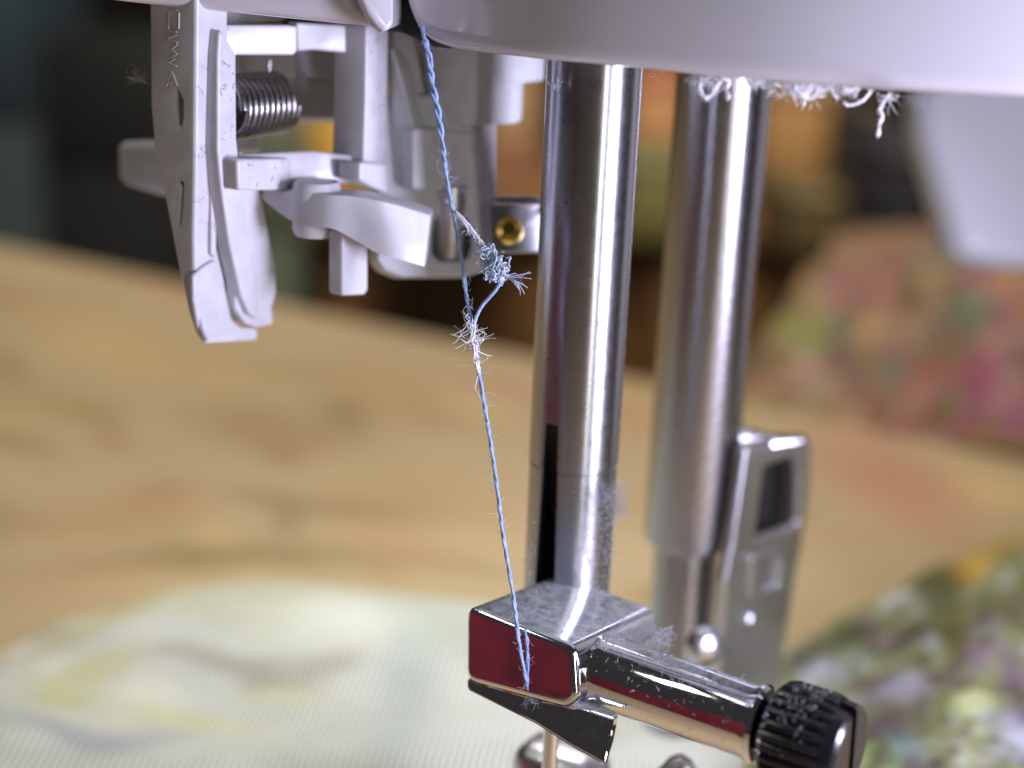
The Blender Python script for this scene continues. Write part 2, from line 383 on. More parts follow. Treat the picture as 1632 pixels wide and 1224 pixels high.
# floral cloth at the lower right, rumpled
def floral_fn(u, w):
    fx = 1225+u*620; fy = 1070-250*u**.75
    far = onz(fx, fy, TABLE); near = onz(1100+u*760, 1500, TABLE)
    p = far.lerp(near, w); e = 1-math.exp(-w*9)
    eu = 1-math.exp(-u*7)
    h = e*eu*(.75+.5*u) + e*eu*(fold(p, .8, .42, 5)+fold(p, 1.9, .16, 2)) + .03
    p.z = TABLE+.03+max(0, h); return p
fq = grid('floral_cloth', floral_fn, 150, 110, M['floral'])
tag(fq, 'rumpled floral cloth in olive, white and purple with yellow flowers behind the black thumb screw', 'cloth')
fs = [(1590, 850, 60, 34, -25, (222, 176, 62), 1), (1535, 900, 50, 28, -20, (206, 164, 70), 1), (1550, 860, 40, 22, 0, (120, 108, 62), .8), (1470, 930, 60, 32, -20, (92, 92, 60), .9), (1400, 975, 45, 26, -30, (150, 160, 100), .9),
    (1350, 1010, 60, 26, -20, (84, 88, 66), .9), (1290, 1060, 42, 28, -10, (66, 58, 54), 1), (1320, 1075, 46, 26, 0, (176, 178, 178), .9), (1440, 1010, 60, 26, -20, (92, 84, 76), .8), (1520, 1010, 50, 40, -20, (112, 106, 44), .9),
    (1600, 960, 60, 30, 0, (120, 118, 76), .9), (1560, 1040, 40, 30, -20, (140, 110, 130), .9), (1600, 1030, 40, 26, 0, (150, 140, 140), .8), (1490, 1075, 60, 18, -25, (96, 62, 78), .9), (1400, 1100, 40, 14, -25, (150, 80, 96), .9),
    (1440, 1110, 60, 22, -20, (206, 200, 216), .9), (1500, 1110, 50, 20, -25, (88, 60, 82), .8), (1400, 1170, 60, 18, -25, (100, 66, 90), .8), (1420, 1200, 60, 16, -25, (170, 180, 160), .8), (1560, 1120, 70, 50, 10, (206, 214, 150), .9),
    (1600, 1150, 40, 30, 0, (196, 204, 226), .8), (1450, 1195, 50, 28, 0, (176, 206, 220), .9), (1400, 1215, 40, 20, 0, (156, 186, 110), .9), (1530, 1180, 60, 40, 0, (190, 196, 150), .9), (1625, 1110, 30, 50, 20, (140, 112, 140), .8), (1620, 1190, 40, 30, 0, (206, 210, 220), .9),
    (1240, 1150, 60, 60, 0, (196, 204, 176), .8), (1380, 1060, 30, 18, 0, (196, 206, 180), .8), (1360, 1130, 40, 20, 0, (210, 210, 206), .8)]
rg = random.Random(5)
pal = [(92, 92, 56), (74, 64, 60), (214, 214, 206), (196, 204, 150), (96, 62, 84), (150, 160, 96), (206, 210, 222), (120, 112, 60), (160, 120, 140), (180, 196, 190)]
for k in range(200):
    fs.append((rg.uniform(1220, 1720), rg.uniform(860, 1300), rg.uniform(8, 24), rg.uniform(5, 14), rg.uniform(-60, 10), pal[rg.randrange(10)], rg.uniform(.4, .9)))
fs = [(*q[:5], tuple(int(c*(.90 if sum(q[5]) > 480 else .95)) for c in q[5]), q[6]) for q in fs]
vcol(fq, blotch((138, 140, 100), fs, 34, 1.6))
# pale ribbed cloth under the needle
far_pts = spline([(-520, 1190), (-330, 1130), (-160, 1085), (0, 1030), (130, 975), (260, 932), (400, 918), (560, 925), (700, 938), (850, 955), (1000, 985), (1130, 1030), (1240, 1090), (1330, 1170), (1420, 1260)], 8)
def pale_fn(u, w):
    k = u*(len(far_pts)-1); i = min(int(k), len(far_pts)-2); a = far_pts[i].lerp(far_pts[i+1], k-i)
    far = onz(a.x, a.y, TABLE+.25); near = onz(-450+u*1950, 1420, TABLE+.25)
    p = far.lerp(near, w); roll = min(1, w*9)
    h = .34*math.sqrt(max(0, 1-(1-roll)**2)) + .10*math.sin(p.x*1.3+p.y*.8) * roll + fold(Vector((p.x*.5, p.y*1.3, 0)), .55, .26, 1)*roll
    p.z = TABLE+.01+max(0, h)+.06*roll; return p
pc = grid('ribbed_cloth', pale_fn, 220, 90, M['ribbed'])
tag(pc, 'pale cream ribbed cloth with faint yellow patches lying under the needle', 'cloth')
ps = [(0, 1040, 150, 26, -18, (190, 172, 134), .8), (200, 965, 140, 20, -16, (206, 192, 140), .8), (600, 935, 300, 14, 2, (200, 190, 156), .7), (330, 960, 150, 40, 0, (216, 210, 160), .45), (500, 1000, 120, 60, 0, (222, 222, 198), .6), (150, 1060, 90, 30, -15, (214, 206, 150), .7), (360, 1050, 130, 16, 3, (178, 168, 150), .8), (230, 1100, 60, 34, 0, (236, 234, 214), .8),
    (300, 1150, 110, 16, 8, (226, 220, 164), .7), (160, 1165, 150, 18, 4, (180, 178, 184), .8), (440, 1085, 60, 20, 12, (176, 168, 146), .8), (520, 1060, 60, 20, -20, (186, 180, 158), .8), (660, 1080, 60, 90, 20, (182, 190, 182), .7),
    (100, 1110, 60, 30, 0, (210, 206, 150), .7), (450, 1110, 60, 18, 5, (220, 216, 170), .7), (700, 1000, 70, 40, 0, (206, 212, 196), .7), (620, 1180, 70, 40, 0, (186, 194, 186), .6), (30, 1030, 40, 14, -20, (236, 230, 210), .8), (90, 1050, 30, 12, -20, (236, 232, 220), .8), (30, 1180, 60, 16, 0, (236, 236, 226), .7)]
vcol(pc, blotch((214, 215, 202), ps, 24, 1.0))
at = pc.data.attributes.new('rib', 'FLOAT', 'POINT')
RD = Vector((1, -.10, 0)).normalized()
at.data.foreach_set('value', [w.co.dot(RD)*2*math.pi/.066 for w in pc.data.vertices])

# dark red cloth, out of the frame at the left front, mirrored in the chrome
def red_fn(u, w):
    p = Vector((-4.6-2.2*u, .2-10.5*u, 0)); p += Vector((-.35, .1, 0))*math.sin(u*17+.6*math.sin(w*5))*.5
    p.z = TABLE+.05+w*3.9; p.x -= .4*w*w; return p
rc = grid('red_cloth', red_fn, 60, 30, M['red'])
tag(rc, 'dark red cloth hanging at the left front, seen mirrored in the chrome clamp', 'cloth')

# ================================================================== THE SEWING MACHINE
SM = root('sewing_machine', (0.4, 0, TABLE+.35), 'white sewing machine head with chrome needle clamp, two steel bars and needle threader', 'sewing machine')

# ---- face covers: pillow-shaped shells with a rounded lower rim
def cover(name, edge, top_y, top_dx, m, depth_top=None, bulge=.16, fil=.13, back=2.6, per=6, parent=SM, nv=-F):
    e = spline([Vector(p) for p in edge], per)
    n = len(e); rows = []
    dists = [0, .008, .025, .05, .085, .13, .2, .3, .45, .65, .9, 1.3, 1.8, 2.5, 3.4, 4.4]
    def off(d):
        o = -fil+math.sqrt(max(0, fil*fil-(fil-min(d, fil))**2)); return o+bulge*(1-math.exp(-max(0, d-fil)*1.1))
    pw = [P(a.x, a.y, a.z) for a in e]
    x0, x1 = e[0].x, e[-1].x
    v = []; outs = []
    for i, a in enumerate(e):
        b = P(a.x, a.y, a.z); s = i/(n-1)
        topx = e[0].x+(e[-1].x-e[0].x)*s+top_dx*(1-s)
        tp = P(topx, top_y, a.z)
        ra, rb = pw[max(0, i-4)], pw[min(n-1, i+4)]
        tg_ = Vector((rb.x-ra.x, rb.y-ra.y, 0)); outward = Vector((tg_.y, -tg_.x, 0)).normalized() if tg_.length > .12 else outs[-1] if outs else nv
        outs.append(outward)
        dr = (tp-b); dr -= outward*dr.dot(outward)*.6; Ln = dr.length; dr.normalize()
        for q in [-1]+dists:
            if q < 0: v.append(b-outward*back+Z*.03)
            else: v.append(b+dr*min(q, Ln)+outward*off(q))
    k = len(dists)+1; f = []
    for i in range(n-1):
        for j in range(k-1): f.append((i*k+j, (i+1)*k+j, (i+1)*k+j+1, i*k+j+1))
    o = from_py(name, v, f, m, parent, 180); return o
cover('face_cover', [(634, -60, 9.93), (640, -10, 9.93), (650, 30, 9.93), (664, 56, 9.92), (690, 73, 9.85), (740, 83, 9.68), (860, 97, 9.3), (1000, 110, 9.0), (1200, 130, 8.68), (1400, 145, 8.45), (1640, 158, 8.25), (1900, 172, 8.1)], -640, 60, M['cover'], nv=(-MB))
cover('face_panel', [(20, -24, 9.7), (110, -8, 9.68), (170, 1, 9.66), (240, 9, 9.64), (350, 20, 9.62), (480, 33, 9.6), (560, 41, 9.58), (612, 47, 9.56), (622, 40, 9.56), (624, 0, 9.56), (624, -60, 9.56)], -640, 0, M['cover'], bulge=.05)
prism('cover_tab', [[(572, -8), (586, 22), (598, 38), (612, 50), (622, 46), (628, 36), (629, -30), (570, -30)]], P(600, 20, 9.42), -F*.9+MR*.5, .12, M['cover'], SM, .03, .03)
prism('slot_wall', [[(600, -60), (600, 46), (640, 50), (690, 72), (720, 76), (720, -60)]], P(650, 20, 10.05), -F, .05, M['dark'], SM, .01, .02)  # near-black sheet, paints the shade inside the thread slot

from_bm('machine_column', box_bm(6, 10, 14, .8), M['body'], SM, Matrix.Translation((12.4, 8.5, TABLE+7)) @ Matrix.Rotation(-A, 4, 'Z'))
# ---- needle bar
NB = P(925, 530, 10.4); NB = Vector((NB.x, NB.y, 0)); NR = .322
def zat(px, py, d): return P(px, py, d).z
zs = zat(915, 775, 10.15); zc = zat(900, 985, 10.4)
bm = lathe_bm([(NR-.006, -2.2), (NR-.006, zs-.012), (NR-.014, zs-.008), (NR-.014, zs+.004), (NR, zs+.008), (NR, 4.5)], 128)
nb = from_bm('needle_bar', bm, M['steel'], SM, Matrix.Translation(NB))
cut = bpy.data.meshes.new('cut'); zt = zat(870, 690, 10.1)
cb = bmesh.new(); hw = .088
prof = [(-.6, -2.6), (-.6, zt), (-.335, zt), (-.30, zt-.02), (-.16, zt-.62), (-.10, zt-.9), (-.10, -2.6)]
for s in (-hw, hw):
    for a, zz in prof: cb.verts.new(MB*a+MR*s*(.55 if zz > zt-.1 else 1)+Z*zz)
cb.verts.ensure_lookup_table(); nP = len(prof)
cb.faces.new([cb.verts[i] for i in range(nP)]); cb.faces.new([cb.verts[i+nP] for i in range(nP)][::-1])
for i in range(nP): cb.faces.new((cb.verts[i], cb.verts[i+nP], cb.verts[(i+1) % nP+nP], cb.verts[(i+1) % nP]))
bmesh.ops.triangulate(cb, faces=cb.faces); bmesh.ops.recalc_face_normals(cb, faces=cb.faces); cb.to_mesh(cut); cb.free()
co = bpy.data.objects.new('cut', cut); col.objects.link(co); co.location = NB
md = nb.modifiers.new('b', 'BOOLEAN'); md.object = co; md.operation = 'DIFFERENCE'; md.solver = 'EXACT'
cut.materials.append(M['dark']); md.material_mode = 'TRANSFER'  # cut faces coloured near black for the shade in the slot
dg = bpy.context.evaluated_depsgraph_get(); me = bpy.data.meshes.new_from_object(nb.evaluated_get(dg)); nb.modifiers.clear()
nb.data = me; smooth(me, 30); bpy.data.objects.remove(co); bpy.data.meshes.remove(cut)

# ---- presser bar behind
PB = NB+MR*0+MB*2.0; PR = .375
dP = (PB-CAM).dot(F)
zg = zat(1090, 885, dP+.2)
PB0 = PB
pb = lathe('presser_bar', [(PR*.98, zg+.03), (PR, zg+.05), (PR, 4.5)], PB, Z, M['steel_soft'], SM, 96)
lathe('presser_bar_neck', [(PR*.74, -3.6), (PR*.74, zg-.12), (PR*.74, zg-.02), (PR*.90, zg-.02), (PR*.93, zg), (PR*.93, zg+.03)], PB, Z, M['steel_soft'], SM, 96)

# ---- needle clamp: block, barrel, thumb screw, thread guide
D0 = 9.92
cp0 = P(752, 972, D0); CN = (-MB+Z*.13).normalized()
def cp(px, py): return on_plane(px, py, cp0, -MB)
front = [(741, 962), (916, 1032), (921, 1118), (899, 1130), (862, 1120), (740, 1086)]
cl = prism('needle_clamp', [front], cp0, CN, 1.15, M['chrome'], SM, .05, .10, 6)
# rounded lip under the face that flares out as the thread guide
g0 = [cp(741, 1084), cp(860, 1120), cp(925, 1130), cp(976, 1146)]
g1 = [cp(744, 1098), cp(862, 1146), cp(930, 1176), cp(986, 1201)]
v, f = [], []
for k in range(4):
    out = [.0, .07, .14, .17][k]
    q_ = [1, 1, 1, .6][k]; a, b = g0[k]+MB*.02*q_, g1[k]-MB*out
    for q in (a, a.lerp(b, .5), b, b-Z*.02*q_+MB*.03*q_, a.lerp(b, .6)+MB*.12*q_, a+MB*.14*q_): v.append(q)
for k in range(3):
    for j in range(6): f.append((k*6+j, k*6+(j+1) % 6, (k+1)*6+(j+1) % 6, (k+1)*6+j))
f.append((0, 1, 2, 3, 4, 5)); f.append((18, 19, 20, 21, 22, 23))
tg = from_py('thread_guide', v, f, M['chrome'], cl, 40)
bm = bmesh.new(); bm.from_mesh(tg.data); bmesh.ops.recalc_face_normals(bm, faces=bm.faces)
bmesh.ops.bevel(bm, geom=[e for e in bm.edges if e.calc_face_angle(0) > .5], offset=.012, segments=3, affect='EDGES'); bm.to_mesh(tg.data); bm.free(); smooth(tg.data, 40)
# barrel
b0 = P(930, 1075, 9.78)+MB*.12
BR = .243
lathe('clamp_barrel', [(BR*.55, -.3), (BR*.8, .0), (BR*.98, .03), (BR*1.02, .06), (BR*1.0, .1), (BR*.97, .13), (BR*.965, 1.16), (BR*1.03, 1.19), (BR*1.06, 1.22), (BR*1.0, 1.25), (BR*.78, 1.255), (BR*.74, 1.22)], b0, MR, M['chrome'], cl, 64)
# thumb screw: neck, fluted head, bevelled end with a slot
def knob():
    bm = bmesh.new(); seg = 26*6; KR = .332
    def ring(r_, z, fl=0):
        vs = []
        for k in range(seg):
            an = 2*math.pi*k/seg; q = abs(math.sin(an*13)); rr = r_*(1-fl*(1-q**.6)) if fl else r_
            vs.append(bm.verts.new((rr*math.cos(an), rr*math.sin(an), z)))
        return vs
    prof = [(.12, -.3, 0), (.13, .0, 0), (.155, .02, 0), (.16, .06, 0), (.15, .1, 0), (.2, .115, 0), (KR*.86, .125, 0), (KR*.97, .16, .06), (KR, .2, .13), (KR, .46, .13), (KR*.975, .50, .09), (KR*.93, .53, 0), (KR*.93, .56, 0), (KR*.90, .60, 0), (KR*.84, .62, 0)]
    rings = [ring(*p) for p in prof]
    for a, b in zip(rings, rings[1:]):
        for k in range(seg): bm.faces.new((a[k], a[(k+1) % seg], b[(k+1) % seg], b[k]))
    bm.faces.new(rings[0][::-1]); bm.faces.new(rings[-1])
    return bm
k0 = b0+MR*1.19
kb = from_bm('thumb_screw', knob(), M['black'], cl, axis_matrix(k0, MR), 28)
# slot cut across the end of the screw
sm_ = bpy.data.meshes.new('slot'); sb_ = box_bm(.085, 1.0, .3); sb_.to_mesh(sm_); sb_.free()
so = bpy.data.objects.new('slot', sm_); col.objects.link(so); so.matrix_basis = axis_matrix(k0, MR) @ Matrix.Translation((0.02, 0, .66)) @ Matrix.Rotation(R(6), 4, 'Z')
md = kb.modifiers.new('b', 'BOOLEAN'); md.object = so; md.operation = 'DIFFERENCE'; md.solver = 'EXACT'
dg = bpy.context.evaluated_depsgraph_get(); me = bpy.data.meshes.new_from_object(kb.evaluated_get(dg)); kb.modifiers.clear(); kb.data = me; smooth(me, 28)
bpy.data.objects.remove(so)

# ---- needle and foot below
n0 = P(880, 1140, 10.3); n1 = Vector((n0.x, n0.y, TABLE+.45))
lathe('needle', [(.02, 0), (.05, .5), (.055, .9), (.055, 2.3+.0)], n1, Z, M['chrome'], SM, 32)
ft = P(895, 1235, 11.4)
fb = box_bm(.72, .5, .5, .16); from_bm('presser_foot', fb, M['satin_chrome'], SM, Matrix.Translation(ft) @ Matrix.Rotation(-A, 4, 'Z'))
st = P(1050, 1262, 10.9)
lathe('foot_pin', [(.06, -.5), (.12, -.45), (.12, .25), (.09, .32), (.04, .34)], st, (Z*.7+MR*.45+MB*.3), M['satin_chrome'], SM, 32)

# ---- presser foot holder: upright plate with window
h0 = P(1196, 800, dP+.15)
hp = prism('presser_foot_holder', [[(1190, 716), (1204, 706), (1284, 694), (1294, 706), (1292, 780), (1280, 860), (1272, 900), (1262, 960), (1246, 1060), (1242, 1150), (1146, 1150), (1150, 1060), (1157, 925), (1170, 860)],
    [(1218, 744), (1270, 726), (1276, 750), (1272, 836), (1204, 858), (1210, 800)]], h0, MR, .09, M['satin_chrome'], SM, .03, .04, 3)
prism('window_shade_backing', [[(1200, 730), (1280, 715), (1275, 850), (1195, 870)]], h0-MR*.30, MR, .2, M['dark'], hp, .03, .03)  # added black backing that paints the shade seen through the window
prism('raised_lug', [[(1200, 886), (1258, 872), (1250, 948), (1198, 956)], [(1214, 896), (1246, 888), (1240, 936), (1212, 942)]], h0+MR*.04, MR, .06, M['satin_chrome'], hp, .02, .03)
lathe('slotted_screw', [(.1, -.02), (.1, .03), (.085, .05), (.04, .055)], on_plane(1194, 987, h0, MR), MR, M['satin_chrome'], hp, 32)
lathe('side_knob', [(.02, 0), (.16, .01), (.17, .05), (.17, .2), (.1, .24)], on_plane(1262, 900, h0, MR)-MR*.5+MB*.12, MB, M['black'], hp, 40)
prism('top_bridge', [[(1150, 668), (1225, 690), (1290, 692), (1284, 708), (1204, 722), (1188, 716), (1150, 700)]], h0+MB*.1+Z*.02, MR*.3+Z*.2-F*.8, .25, M['spring'], hp, .03, .05)
sc_ = P(1124, 1030, dP-.3)
lathe('holder_screw', [(.02, -.1), (.15, -.08), (.17, 0), (.15, .07), (.09, .12), (.03, .135)], sc_, (MR-MB*.3), M['satin_chrome'], SM, 40)
# ---- presser lever, far right
L0 = P(1540, 300, 15.6)
prism('presser_lever', [[(1478, 120), (1462, 182), (1468, 226), (1486, 284), (1503, 345), (1516, 398), (1545, 420), (1600, 428), (1720, 434), (1760, 420), (1760, 80), (1500, 80)]], L0, (-F*.97+MR*.1), .6, M['lever'], SM, .22, .35, 4)

# ---- needle threader ------------------------------------------------
DL = 9.95
LP = P(311, 270, DL)                 # corner line between the lever's front and its right side
lev = prism('threader_lever', [[(237, -20), (238, 90), (239, 170), (245, 235), (262, 315), (283, 425), (300, 500), (312, 535), (322, 543), (332, 546), (322, 520), (311, 470), (309, 380), (311, 270), (312, 100), (313, -20)],
    [(278, 141), (284, 146), (290, 160), (290, 185), (287, 205), (281, 198), (278, 180), (276, 160)], [(281, 287), (291, 291), (291, 302), (287, 352), (284, 362), (286, 320), (288, 299)]],
    LP, -MB, .30, M['plastic'], SM, .028, .03, 3)
prism('lever_core', [[(250, 120), (305, 120), (305, 380), (290, 380), (262, 300)]], LP+MB*.12, -MB, .1, M['plastic'], lev, .01, .02)
# foot of the lever
S0 = on_plane(311, 300, LP, -MB)+MR*0
prism('lever_foot', [[(308, 440), (326, 424), (346, 412), (358, 470), (366, 506), (384, 522), (412, 524), (411, 543), (330, 548), (318, 530), (309, 480)]], S0+MR*.012, MR, .05, M['plastic'], lev, .02, .04, 3)
# rail on the lever's side
prism('lever_rail', [[(336, -10), (349, -10), (348, 200), (347, 300), (345, 412), (337, 405), (337, 200)]], S0+MR*.015, MR, .10, M['plastic'], lev, .012, .01)
# raised marks
v, f = [], []
def mk(x0, y0, x1, y1):
    a, b = on_plane(x0, y0, LP-MB*.004, -MB), on_plane(x1, y1, LP-MB*.004, -MB); tube_into(v, f, [a, b], .007, 6)
for q in [(270.7, 15.6, 283.2, 16.5), (269.5, 18, 268.4, 47), (285.5, 20, 285, 46), (269.5, 49, 282, 51), (281, 56, 268.4, 60.6), (268.4, 63, 283.2, 67.5), (283, 70, 274, 79), (274, 79, 282, 86), (282, 86, 267.5, 94), (267, 99.5, 282, 106), (278, 94, 267.5, 101), (274, 114, 266, 137), (275, 115.5, 283, 137), (269, 131, 273, 134)]: mk(*q)
from_py('raised_lettering', v, f, M['plastic'], lev, 60)
# finger
G0 = P(350, 200, 9.9)
fing = prism('threader_finger', [[(350, 40), (377, 88), (378, 220), (383, 270), (391, 340), (399, 400), (408, 455), (414, 498), (412, 510), (398, 501), (385, 472), (366, 390), (353, 300), (347, 240), (347, 90)]], G0, MR, .13, M['plastic'], SM, .02, .03, 3)
prism('finger_blade', [[(382, 240), (402, 250), (414, 300), (429, 370), (440, 425), (441, 468), (434, 490), (437, 517), (410, 523), (392, 516), (376, 494), (374, 450), (380, 340)]], G0-MR*.06, MR, .13, M['plastic'], fing, .02, .03, 3)
# frame (plane facing the machine's right, running back)
F0 = P(350, 60, 9.93); FN = (MR*.6-F*.5); FN.z = 0; FN.normalize()
frm = prism('threader_frame', [[(349, 40), (458, 40), (474, 42), (474, 82), (468, 88), (376, 88), (376, 215), (349, 215)]], F0, FN, .14, M['plastic'], SM, .018, .015, 3)
prism('frame_top_rail', [[(472, 36), (545, 40), (588, 46), (590, 89), (545, 84), (500, 80), (474, 82)]], F0-FN*.03, FN, .16, M['plastic'], frm, .018, .02, 3)
prism('frame_ledge', [[(300, 2), (470, 22), (450, 34), (349, 40), (340, 20)]], F0+MB*.05-MR*.35, MR, .1, M['grey_plastic'], frm, .02, .02)
FP = F0+MB*1.6
postd = (FP-CAM).dot(F)
pq = P(586, 90, 10.38)
prism('frame_post', [[(584, 40), (620, 42), (619, 150), (617, 262), (580, 262), (583, 150)]], pq, MR, .30, M['plastic'], frm, .02, .02, 3)
prism('post_slot_shade', [[(565, 160), (569, 172), (568, 192), (562, 196)]], pq-MR*.1-MB*.004, -MB, .02, M['dark'], frm, .004, .01)  # dark patch on the post, a slot's shade given as colour
# back wall seen through the frame
bw = P(480, 110, 11.2)
prism('frame_back_wall', [[(360, 60), (560, 60), (560, 122), (360, 122)]], bw, -F, .2, M['plastic'], frm, .02, .02)
prism('frame_back_plate', [[(440, 122), (560, 124), (560, 189), (440, 189)]], bw+F*.06, -F, .2, M['grey_plastic'], frm, .02, .02)
prism('back_shelf', [[(350, 200), (410, 206), (408, 240), (350, 240)]], bw+F*.04, -F, .2, M['grey_plastic'], frm, .02, .02)
# spring
v, f = [], []; pts = []
s0 = P(354, 172, 10.22); NC = 10; LEN = .56; SR = .205
for k in range(NC*28+1):
    t = k/(NC*28); an = 2*math.pi*NC*t
    pts.append(s0+MB*(t*LEN)+MR*(SR*math.cos(an))+Z*(SR*math.sin(an)))
tube_into(v, f, pts, 
.026, 8); from_py('coil_spring', v, f, M['spring'], frm, 60)
tube('spring_leg', [s0+MB*.40+Z*.2+F*.25, s0+MB*.42+Z*.36+F*.25], .016, M['spring'], frm)
# bottom rail and block
E0 = P(384, 280, 9.97)
prism('frame_bottom_block', [[(378, 254), (460, 252), (467, 258), (467, 296), (460, 304), (380, 304)]], E0, MR, .2, M['plastic'], frm, .025, .03, 3)
E1 = P(467, 270, 10.35)
prism('frame_bottom_rail', [[(378, 246), (500, 240), (582, 250), (620, 260), (620, 302), (560, 292), (466, 296), (378, 290)]], E1+MR*-.05, (MR*.55-F*.45+Z*.0), .22, M['plastic'], frm, .025, .03, 3)
prism('rail_step', [[(574, 258), (617, 262), (620, 310), (590, 296), (574, 288)]], P(580, 280, 10.45), MR, .2, M['plastic'], frm, .02, .03)
# lever tip on the left
prism('threader_tip', [[(186, 232), (196, 224), (300, 219), (366, 222), (366, 310), (300, 314), (240, 306), (200, 294), (188, 284)]], P(220, 262, 11.6), (-F*.8-MB*.2), .4, M['plastic'], SM, .06, .06, 4)
# hook arm: swept band curving from the frame to the right
def hook():
    ctl = [(418, 302, 318, 10.45), (450, 304, 344, 10.35), (475, 304, 358, 10.22), (505, 308, 364, 10.14), (530, 310, 366, 10.10), (565, 312, 384, 10.10), (600, 318, 404, 10.12), (640, 328, 416, 10.18), (686, 342, 426, 10.26)]
    top = spline([Vector((a[0], a[1], a[3])) for a in ctl], 6); bot = spline([Vector((a[0] if a[0] < 680 else 676, a[2], a[3])) for a in ctl], 6)
    bm = bmesh.new(); rows = []
    for t_, b_ in zip(top, bot):
        a, b = P(*t_), P(*b_); bk = (F*.75-MB*.0+MR*0); bk.z = 0; bk = bk.normalized()*.26
        e = .02
        rows.append([bm.verts.new(q) for q in (a+bk, a+bk*.1, a-Z*e*.3, a-Z*e, a.lerp(b, .5), b+Z*e, b+Z*e*.3, b+bk*.1, b+bk)])
    for p, q in zip(rows, rows[1:]):
        for j in range(9): bm.faces.new((p[j], p[(j+1) % 9], q[(j+1) % 9], q[j]))
    bm.faces.new(rows[0]); bm.faces.new(rows[-1][::-1]); bmesh.ops.recalc_face_normals(bm, faces=bm.faces)
    return from_bm('hook_arm', bm, M['plastic'], SM, None, 40)
hk = hook()
lathe('hook_hub', [(.05, -.2), (.15, -.19), (.17, -.15), (.17, .15), (.15, .19), (.05, .2)], P(505, 332, 10.36), Z, M['plastic'], hk, 40)
prism('hook_peg', [[(546, 366), (587, 372), (587, 462), (582, 470), (546, 472)]], P(550, 420, 10.25), MR, .13, M['plastic'], hk, .02, .03, 3)

# ---- housing right of the threader
cy = P(748, 140, 11.15)
rise = zat(748, 203, 10.75)
lathe('housing_cylinder', [(.33, rise), (.395, rise+.01), (.405, rise+.03), (.405, 4)], Vector((cy.x, cy.y, 0)), Z, M['grey_plastic'], SM, 64)
lathe('housing_collar', [(.44, zat(800, 130, 11)), (.50, zat(800, 130, 11)+.01), (.50, 4)], Vector((cy.x, cy.y, 0))+Vector((.06, .12, 0)), Z, M['grey_plastic'], SM, 64)
HB = P(690, 330, 10.85)
body = prism('housing_body', [[(596, 150), (792, 150), (792, 330), (788, 405), (772, 432), (744, 441), (640, 442), (612, 430), (600, 415)],
    [(690, 372), (694, 350), (708, 338), (728, 338), (744, 346), (752, 366), (753, 392), (748, 410), (738, 416), (700, 416), (690, 405)]], HB, (-F+MR*.35), .4, M['grey_plastic'], SM, .03, .05, 3)
prism('hole_shade_plate', [[(675, 325), (765, 325), (765, 425), (675, 425)]], HB+F*.32, -F, .04, M['dark'], body, .01, .02)  # black plate behind the oval hole, its shade painted as colour
pn = P(716, 380, 11.02)
lathe('guide_pin', [(.08, -.17), (.115, -.15), (.125, -.11), (.125, .4)], pn, Z, M['satin_chrome'], body, 40)
K0 = P(658, 250, 10.62)
prism('housing_block', [[(657, 204), (764, 214), (767, 222), (767, 294), (760, 302), (662, 302), (657, 296)]], K0, (MR*.6-F*.4), .42, M['grey_plastic'], SM, .02, .03, 3)
prism('housing_fin', [[(628, 46), (650, 42), (660, 60), (669, 95), (676, 135), (688, 185), (692, 206), (655, 206), (645, 160), (634, 120), (628, 90)]], P(640, 100, 10.75), (MR*.6-F*.4), .2, M['grey_plastic'], SM, .02, .03, 3)
prism('housing_side', [[(619, 60), (640, 130), (660, 205), (660, 300), (619, 276)]], P(650, 250, 10.72), (-MB*.8-F*.2), .2, M['grey_plastic'], SM, .02, .03)
# ---- bracket with brass screw
br0 = P(815, 360, 10.95)
brk = prism('bracket', [[(780, 322), (850, 324), (862, 340), (868, 402), (780, 402)]], br0, (-F*.9+MR*.2), .08, M['satin_chrome'], SM, .01, .03)
prism('bracket_top', [[(786, 312), (852, 311), (862, 318), (862, 326), (786, 326)]], br0-F*.22, -F, .3, M['satin_chrome'], brk, .015, .02)
lathe('brass_screw', [(.11, -.05), (.105, .0), (.09, .03), (.05, .05), (.045, .02), (.02, .02)], P(811, 366, 10.88), (-F+Z*.1), M['brass'], brk, 40)

# ================================================================== THREAD AND LINT
TP = [(672, 40, 9.86), (678, 68, 9.83), (684, 95, 9.8), (688, 130, 9.78), (697, 175, 9.77), (703, 215, 9.76), (709, 260, 9.75), (713, 290, 9.75), (722, 340, 9.75), (735, 410, 9.74), (745, 480, 9.73), (757, 545, 9.73), (766, 610, 9.72), (778, 680, 9.71), (790, 760, 9.7), (803, 860, 9.68), (818, 950, 9.67), (828, 1030, 9.68), (840, 1090, 9.73), (846, 1114, 9.78), (850, 1126, 9.9)]
path = spline([P(*t) for t in TP], 24)
cum = [0]
for a, b in zip(path, path[1:]): cum.append(cum[-1]+(b-a).length)
TH = root('thread', path[-1], 'frayed pale blue thread running from the slot in the cover down to the chrome clamp', 'thread')
def ply(ph, amp_fn, r, turns, name, rng=(0, 1)):
    pts = []
    n = len(path); i0, i1 = int(rng[0]*(n-1)), int(rng[1]*(n-1))
    for i in range(i0, i1+1):
        t = i/(n-1); a = ph+turns*2*math.pi*cum[i]/cum[-1]+1.6*noise.noise(Vector((t*38, 0, 0)))
        pts.append(path[i]+(RT*math.cos(a)+F*math.sin(a))*amp_fn(t)+rv(.0012))
    v, f = [], []; tube_into(v, f, pts, r, 7); return from_py(name, v, f, M['thread'], TH, 180)
amp = lambda t: .0135 if t < .24 else max(.0042, .0135-.12*(t-.24))
ply(0, amp, lambda t: .0130 if t < .24 else .0102, 19, 'ply'); ply(math.pi, amp, lambda t: .0130 if t < .24 else .0102, 19, 'ply')
v, f = [], []
